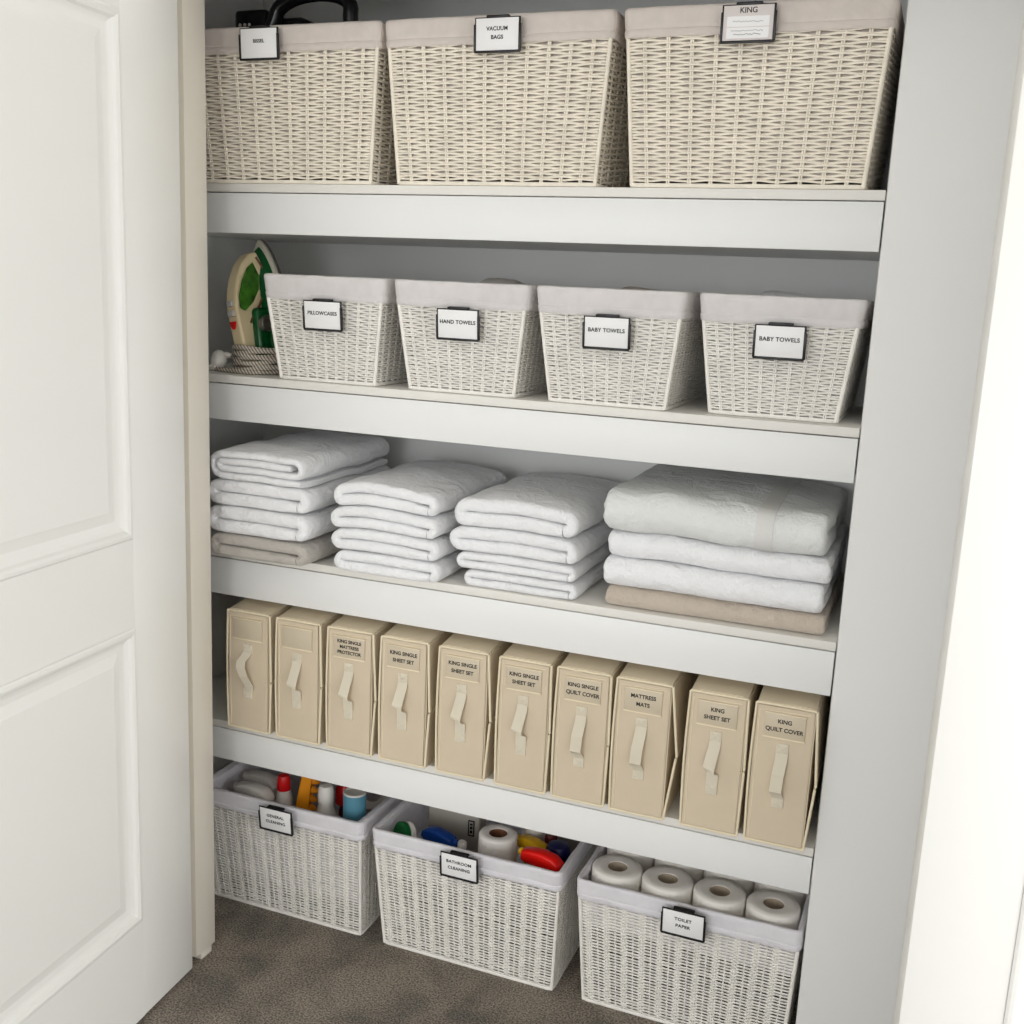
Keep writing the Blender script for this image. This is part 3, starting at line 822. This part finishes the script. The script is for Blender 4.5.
# ------------------------------------------------------------------ towels peeping over the small baskets
def peep(x, y, z0, z1, w, d, m, label, seed):
    def fn(u, v):
        a = u*PI; rx = w/2; ry = d/2
        return None
    mb = MB(); nu, nv = 18, 12; vs = []; fs = []
    for i in range(nu+1):
        for k in range(nv):
            a = 2*PI*k/nv; t = i/nu
            ex = 1-.12*(2*t-1)**6
            c, s = math.cos(a), math.sin(a)
            yy = d/2*math.copysign(abs(c)**.6, c)*ex; zz = (z1-z0)/2*math.copysign(abs(s)**.6, s)*ex
            xx = -w/2+w*t
            zz += .004*noise.noise((xx*18+seed, yy*12, seed)) if s > 0 else 0
            vs.append((xx, yy, (z1-z0)/2+zz))
    for i in range(nu):
        for k in range(nv):
            l = (k+1) % nv; fs.append((i*nv+k, i*nv+l, (i+1)*nv+l, (i+1)*nv+k))
    fs += [tuple(range(nv)), tuple(nu*nv+k for k in range(nv))]
    mb.add(vs, fs); o = mb.build('rolled_towel', m, angle=60); o.location = (x, y, z0)
    return tag(o, label, 'towel', 'towels inside the small baskets')
zb = ZB1+.2225-.205+.002
peep(.572, .20, zb, ZB1+.236, .10, .14, G, 'grey towel poking up from the HAND TOWELS basket', 2)
peep(.880, .22, zb, ZB1+.229, .11, .14, Bg, 'beige towel just showing over the BABY TOWELS basket, third from the iron', 5)
peep(1.166, .22, zb, ZB1+.233, .10, .14, W, 'white towel just showing over the BABY TOWELS basket at the right wall', 8)

# ------------------------------------------------------------------ cleaning things in the floor baskets
zf1 = .315-.235+.003; zf2 = .315-.115+.003
def bottle(mb, H, rb, rn, mi=0, sx=1, sy=1, zsh=.62):
    mb.lathe([(rb*.93, 0), (rb, .005), (rb, H*zsh), (rb*.92, H*(zsh+.05)), (rn*1.25, H*(zsh+.92)/2+H*.045), (rn, H*.955), (rn, H)], 26, mi, sx=sx, sy=sy)
def sprayer(x, y, z0, H, rb, rz, m_body, m_head, label, m_trig=None, scale=1.0):
    r = empty('spray_bottle', (x, y, z0), rz); tag(r, label, 'spray bottle', 'spray bottles in the floor baskets')
    b = MB(); bottle(b, H, rb, .012, sx=1.15, sy=.85); b.build('bottle', m_body, r)
    h = MB(); h.lathe([(.0155, H-.006), (.0155, H+.014), (.013, H+.016)], 20)
    # head: side profile in x-z, nozzle to -x
    poly = [(-.058, .022), (-.050, .016), (-.020, .014), (.014, .010), (.034, .012), (.042, .022), (.040, .034), (.024, .046), (-.006, .050), (-.036, .046), (-.056, .040)]
    poly = [(u*scale, H+.004+v*scale) for u, v in poly]
    h.prism(poly, -.0165*scale, .0165*scale, 'y', bev=.006*scale)
    h.build('spray_head', m_head, r, angle=50)
    n = MB(); n.lathe([(.0085, 0), (.0085, .010), (.004, .012)], 14, mtx=Matrix.Translation((-.056*scale, 0, H+.004+.031*scale)) @ Matrix.Rotation(-PI/2, 4, 'Y')); n.build('nozzle', m_trig or m_head, r)
    t = MB(); t.tube([(-.030*scale, 0, H+.022), (-.036*scale, 0, H-.002), (-.032*scale, 0, max(H-.03, .014)), (-.040*scale, 0, max(H-.045, .008))], .005, 8); t.build('trigger', m_trig or m_head, r)
    return r
def capped_bottle(x, y, z0, H, rb, caph, rcap, m_body, m_cap, label, rn=.013, zsh=.62):
    r = empty('cleaning_bottle', (x, y, z0)); tag(r, label, 'bottle', 'bottles in the floor baskets')
    b = MB(); bottle(b, H, rb, rn, zsh=zsh); b.build('bottle', m_body, r)
    c = MB(); c.lathe([(rcap, H-.004), (rcap*1.03, H+.002), (rcap, H+caph*.7), (rcap*.8, H+caph*.95), (rcap*.3, H+caph)], 22); c.build('cap', m_cap, r)
    return r
# GENERAL CLEANING
sprayer(.002, .119, zf1, .172, .026, math.radians(-8), M['greyplastic'], M['greyplastic'], 'grey-white spray bottle head at the front of the GENERAL CLEANING basket', scale=1.1)
sprayer(-.020, .190, zf1, .166, .026, math.radians(-8), M['greyplastic'], M['greyplastic'], 'grey-white spray bottle head behind the other pale one', scale=1.1)
capped_bottle(.053, .162, zf1, .212, .0235, .040, .0165, M['white'], M['red'], 'white bottle with a round red cap beside the orange brush', rn=.018, zsh=.76)
def brush():
    r = empty('scrubbing_brush', (.110, .160, zf1), math.radians(20), math.radians(5)); tag(r, 'orange scrubbing brush with scalloped edge standing in the basket', 'brush')
    b = MB(); poly = []
    for i in range(15): t = i/14; poly.append((-.020-.012*math.sin(PI*t), .29*t))
    for i in range(15): t = 1-i/14; poly.append((.002, .29*t))
    b.prism(poly, -.016, .016, 'y', bev=.003); b.build('brush_back', M['orange'], r)
    t = MB()
    for i in range(10):
        z = .06+.024*i
        t.lathe([(.0105, 0), (.0085, .010), (.0035, .019), (.001, .021)], 10, mtx=Matrix.Translation((.001, 0, z)) @ Matrix.Rotation(PI/2+.25, 4, 'Y'))
    t.build('bristle_tufts', M['orange'], r)
brush()
capped_bottle(.187, .143, zf1, .222, .039, .040, .0195, M['clearwhite'], M['clearwhite'], 'milky bottle with sloping shoulders beside the orange brush', rn=.0180, zsh=.72)
capped_bottle(.200, .215, zf1, .190, .028, .048, .0240, M['maroon'], M['red'], 'dark bottle with a broad red cap behind the milky bottle')
def tube_():
    r = empty('card_tube', (.275, .129, zf1)); tag(r, 'teal blue hollow tube standing in the GENERAL CLEANING basket', 'tube')
    MB().lathe([(.0270, 0), (.0280, .002), (.0280, .264), (.0270, .268), (.0225, .268), (.0210, .264), (.0210, .004)], 30).build('tube_wall', M['teal'], r)
    MB().lathe([(.0275, .2650), (.0281, .267), (.0270, .2695), (.0223, .2695), (.0217, .267)], 30).build('tube_rim', M['greyplastic'], r)
tube_()
def tape():
    r = empty('tape_roll', (.252, .262, zf1+.200)); tag(r, 'pale roll of tape leaning behind the teal tube', 'tape roll')
    r.rotation_euler = (math.radians(52), 0, math.radians(30))
    MB().lathe([(.024, -.018), (.043, -.018), (.044, -.016), (.044, .016), (.043, .018), (.024, .018), (.024, -.018)], 34, cap=False).build('tape', M['greyplastic'], r)
    MB().lathe([(.0225, -.018), (.0238, -.018), (.0238, .018), (.0225, .018), (.0225, -.018)], 34, cap=False).build('core', M['core'], r)
tape()
def pouch(x, y, z0, w, d, h, m, label, name='plastic_packet', rz=0, logo=False):
    r = empty(name, (x, y, z0), rz); tag(r, label, 'packet', 'packets in the floor baskets')
    b = MB(); b.box(-w/2, w/2, -d/2, d/2, 0, h, min(w, d)*.16, seg=3)
    b.v = [(px+.003*noise.noise((px*20, py*20, pz*20)), py+.004*noise.noise((px*15, py*15, pz*15+9)), pz) for px, py, pz in b.v]
    b.build('packet_body', m, r)
    if logo:
        k = MB(); yy = -d/2-.002
        for (a, c, e, f_) in ((-.008, .008, 0, .002), (-.008, .008, .038, .040), (-.008, -.006, 0, .04), (.006, .008, 0, .04), (-.003, .003, .008, .014), (-.003, .003, .018, .024), (-.003, .003, .028, .032)):
            k.box(w/2-.022+a, w/2-.022+c, yy-.001, yy+.003, h-.055+e, h-.055+f_)
        k.build('printed_mark', M['frame'], r)
    else:
        k = MB(); k.box(-w/2+.006, w/2-.006, -.0016, .0016, h-.004, h+.010, .001); k.build('sealed_edge', m, r)
pouch(.286, .176, zf1, .034, .034, .170, M['black'], 'black packet tucked in the right corner of the GENERAL CLEANING basket', 'dark_packet')
# BATHROOM CLEANING
def pad():
    r = empty('scouring_pad', (.418, .118, zf2+.072)); tag(r, 'round green scouring pad with a white edge in the BATHROOM CLEANING basket', 'scouring pad')
    r.rotation_euler = (math.radians(78), 0, math.radians(-38))
    MB().lathe([(.030, 0), (.033, .003), (.033, .014), (.031, .016)], 30).build('green_face', M['green'], r)
    MB().lathe([(.031, -.014), (.033, -.012), (.0335, -.002), (.0325, -.0003)], 30).build('white_sponge', M['white'], r)
pad()
sprayer(.490, .140, zf2, .048, .026, math.radians(165), M['navy'], M['blue'], 'blue spray bottle head behind the BATHROOM CLEANING label', scale=.92)
capped_bottle(.561, .128, zf2, .074, .017, .014, .0105, M['white'], M['white'], 'tiny white knob-topped bottle beside the toilet roll', rn=.008)
pouch(.494, .250, zf2, .140, .045, .104, M['bag'], 'grey packet with a small printed mark behind the blue spray head', logo=True)
def roll_mesh(r0, h, name, cm='core'):
    o = MB(); o.lathe([(.021, .0015), (r0-.004, 0), (r0, .004), (r0+.0006, h*.5), (r0, h-.004), (r0-.003, h), (r0*.7, h+.0012), (.022, h-.0002), (.0215, h-.003), (.0212, .004)], 40, cap=False)
    # loose last sheet
    pts = []
    for k in range(13):
        a = -PI*.75+k*.10; pts.append((a, r0+.0012+.0012*(k/12)))
    vs = []; fs = []
    for a, rr in pts: vs += [(rr*math.cos(a), rr*math.sin(a), .004), (rr*math.cos(a), rr*math.sin(a), h-.004)]
    for k in range(12): fs.append((2*k, 2*k+2, 2*k+3, 2*k+1))
    o.add(vs, fs)
    c = MB(); c.lathe([(.0205, .001), (.0212, .001), (.0212, h-.0015), (.0205, h-.0015), (.0195, h-.003), (.0195, .002)], 30, cap=False)
    return o.mesh(name, M['paper'], 50), c.mesh('core_'+name, M[cm], 50)
def roll(meshes, x, y, z, label, group, rz=0, rx=0, ry=0):
    r = empty('toilet_roll', (x, y, z), rz, ry, rx); tag(r, label, 'toilet roll', group)
    for nm, me in zip(('paper', 'core'), meshes): o = bpy.data.objects.new(nm, me); COL.objects.link(o); o.parent = r
    return r
RS = roll_mesh(.0450, .112, 'small_roll', 'core_brown')
roll(RS, .638, .160, zf2, 'toilet roll standing in the BATHROOM CLEANING basket', 'toilet rolls', .7)
sprayer(.722, .195, zf2, .044, .024, math.radians(-25), M['white'], M['yellow'], 'white bottle with a yellow spray head beside the toilet roll', scale=.95)
capped_bottle(.690, .262, zf2, .062, .022, .036, .0270, M['white'], M['white'], 'white domed bottle top behind the yellow spray head')
capped_bottle(.740, .245, zf2, .075, .018, .018, .0150, M['maroon'], M['maroon'], 'dark red bottle top behind the red spray head')
sprayer(.772, .113, zf2, .064, .022, math.radians(-12), M['white'], M['brightred'], 'bright red spray bottle head at the front right of the BATHROOM CLEANING basket', M['yellow'], scale=1.02)
capped_bottle(.780, .178, zf2, .058, .026, .052, .0290, M['navy'], M['navy'], 'navy blue domed bottle behind the red spray head', rn=.022, zsh=.8)
pouch(.755, .325, zf2, .090, .040, .100, M['bag'], 'grey plastic packet in the back right corner of the BATHROOM CLEANING basket')
# TOILET PAPER
RL = roll_mesh(.0553, .113, 'large_roll')
names = ['first', 'second', 'third', 'fourth']
front = [(1.1055+.1130*(k-1.5), .1265) for k in range(4)]
for k, (x, y) in enumerate(front):
    roll(RL, x, y, .2085, ['toilet roll at the front of the TOILET PAPER basket, nearest the middle basket', 'toilet roll at the front of the TOILET PAPER basket, left of its label',
        'toilet roll at the front of the TOILET PAPER basket, behind its label', 'toilet roll at the front of the TOILET PAPER basket, nearest the right wall'][k], 'toilet rolls', .12*(-1)**k)
back = [(1.1055+.1130*(k-1.5), .2425) for k in range(4)]
for k, (x, y) in enumerate(back):
    roll(RL, x, y, .2085, ['toilet roll in the back row of the TOILET PAPER basket, nearest the middle basket', 'toilet roll in the back row of the TOILET PAPER basket, second from the middle basket',
        'toilet roll in the back row of the TOILET PAPER basket, third from the middle basket', 'toilet roll in the back row of the TOILET PAPER basket, nearest the right wall'][k], 'toilet rolls', .15*(-1)**k)

# ------------------------------------------------------------------ light
w = bpy.data.worlds.new('World'); scene.world = w; w.use_nodes = True
bg = w.node_tree.nodes['Background']; bg.inputs['Color'].default_value = (1.0, 1.0, 1.0, 1); bg.inputs['Strength'].default_value = 1.32
def area(name, loc, target, sx, sy, power, color):
    l = bpy.data.lights.new(name, 'AREA'); l.shape = 'RECTANGLE'; l.size = sx; l.size_y = sy; l.energy = power; l.color = color
    o = bpy.data.objects.new(name, l); COL.objects.link(o); o.location = loc
    o.rotation_euler = (Vector(target)-Vector(loc)).to_track_quat('-Z', 'Y').to_euler(); return o
area('window_light', (.10, -6.6, 1.45), (.75, 0, 1.15), 3.0, 1.9, 80, (.92, .965, 1.0))
area('side_fill_light', (5.6, -1.5, 1.50), (.1, -.8, 1.3), 2.2, 1.7, 66, (.97, .985, 1.0))  # added fill from the right to brighten the left door, no real window

# ------------------------------------------------------------------ camera (fitted to the shelf and wall lines)
R0 = Vector((0.92902281, 0.36731187, 0.0447058)); R1 = Vector((0.11465402, -0.17088257, -0.97859777)); R2 = Vector((-0.35181113, 0.91426535, -0.20086759))
cam = bpy.data.cameras.new('Camera'); co = bpy.data.objects.new('Camera', cam); COL.objects.link(co)
mw = Matrix.Identity(4)
for i in range(3):
    mw[i][0] = R0[i]; mw[i][1] = -R1[i]; mw[i][2] = -R2[i]
mw[0][3], mw[1][3], mw[2][3] = 1.4744694, -2.01967134, 1.5565261
co.matrix_world = mw
cam.sensor_width = 36; cam.sensor_fit = 'HORIZONTAL'; cam.lens = 1089.63/1024*36; cam.clip_start = .05
scene.camera = co
scene.view_settings.view_transform = 'Standard'; scene.view_settings.look = 'None'
scene.view_settings.gamma = 1; scene.view_settings.use_curve_mapping = False; scene.view_settings.exposure = .20
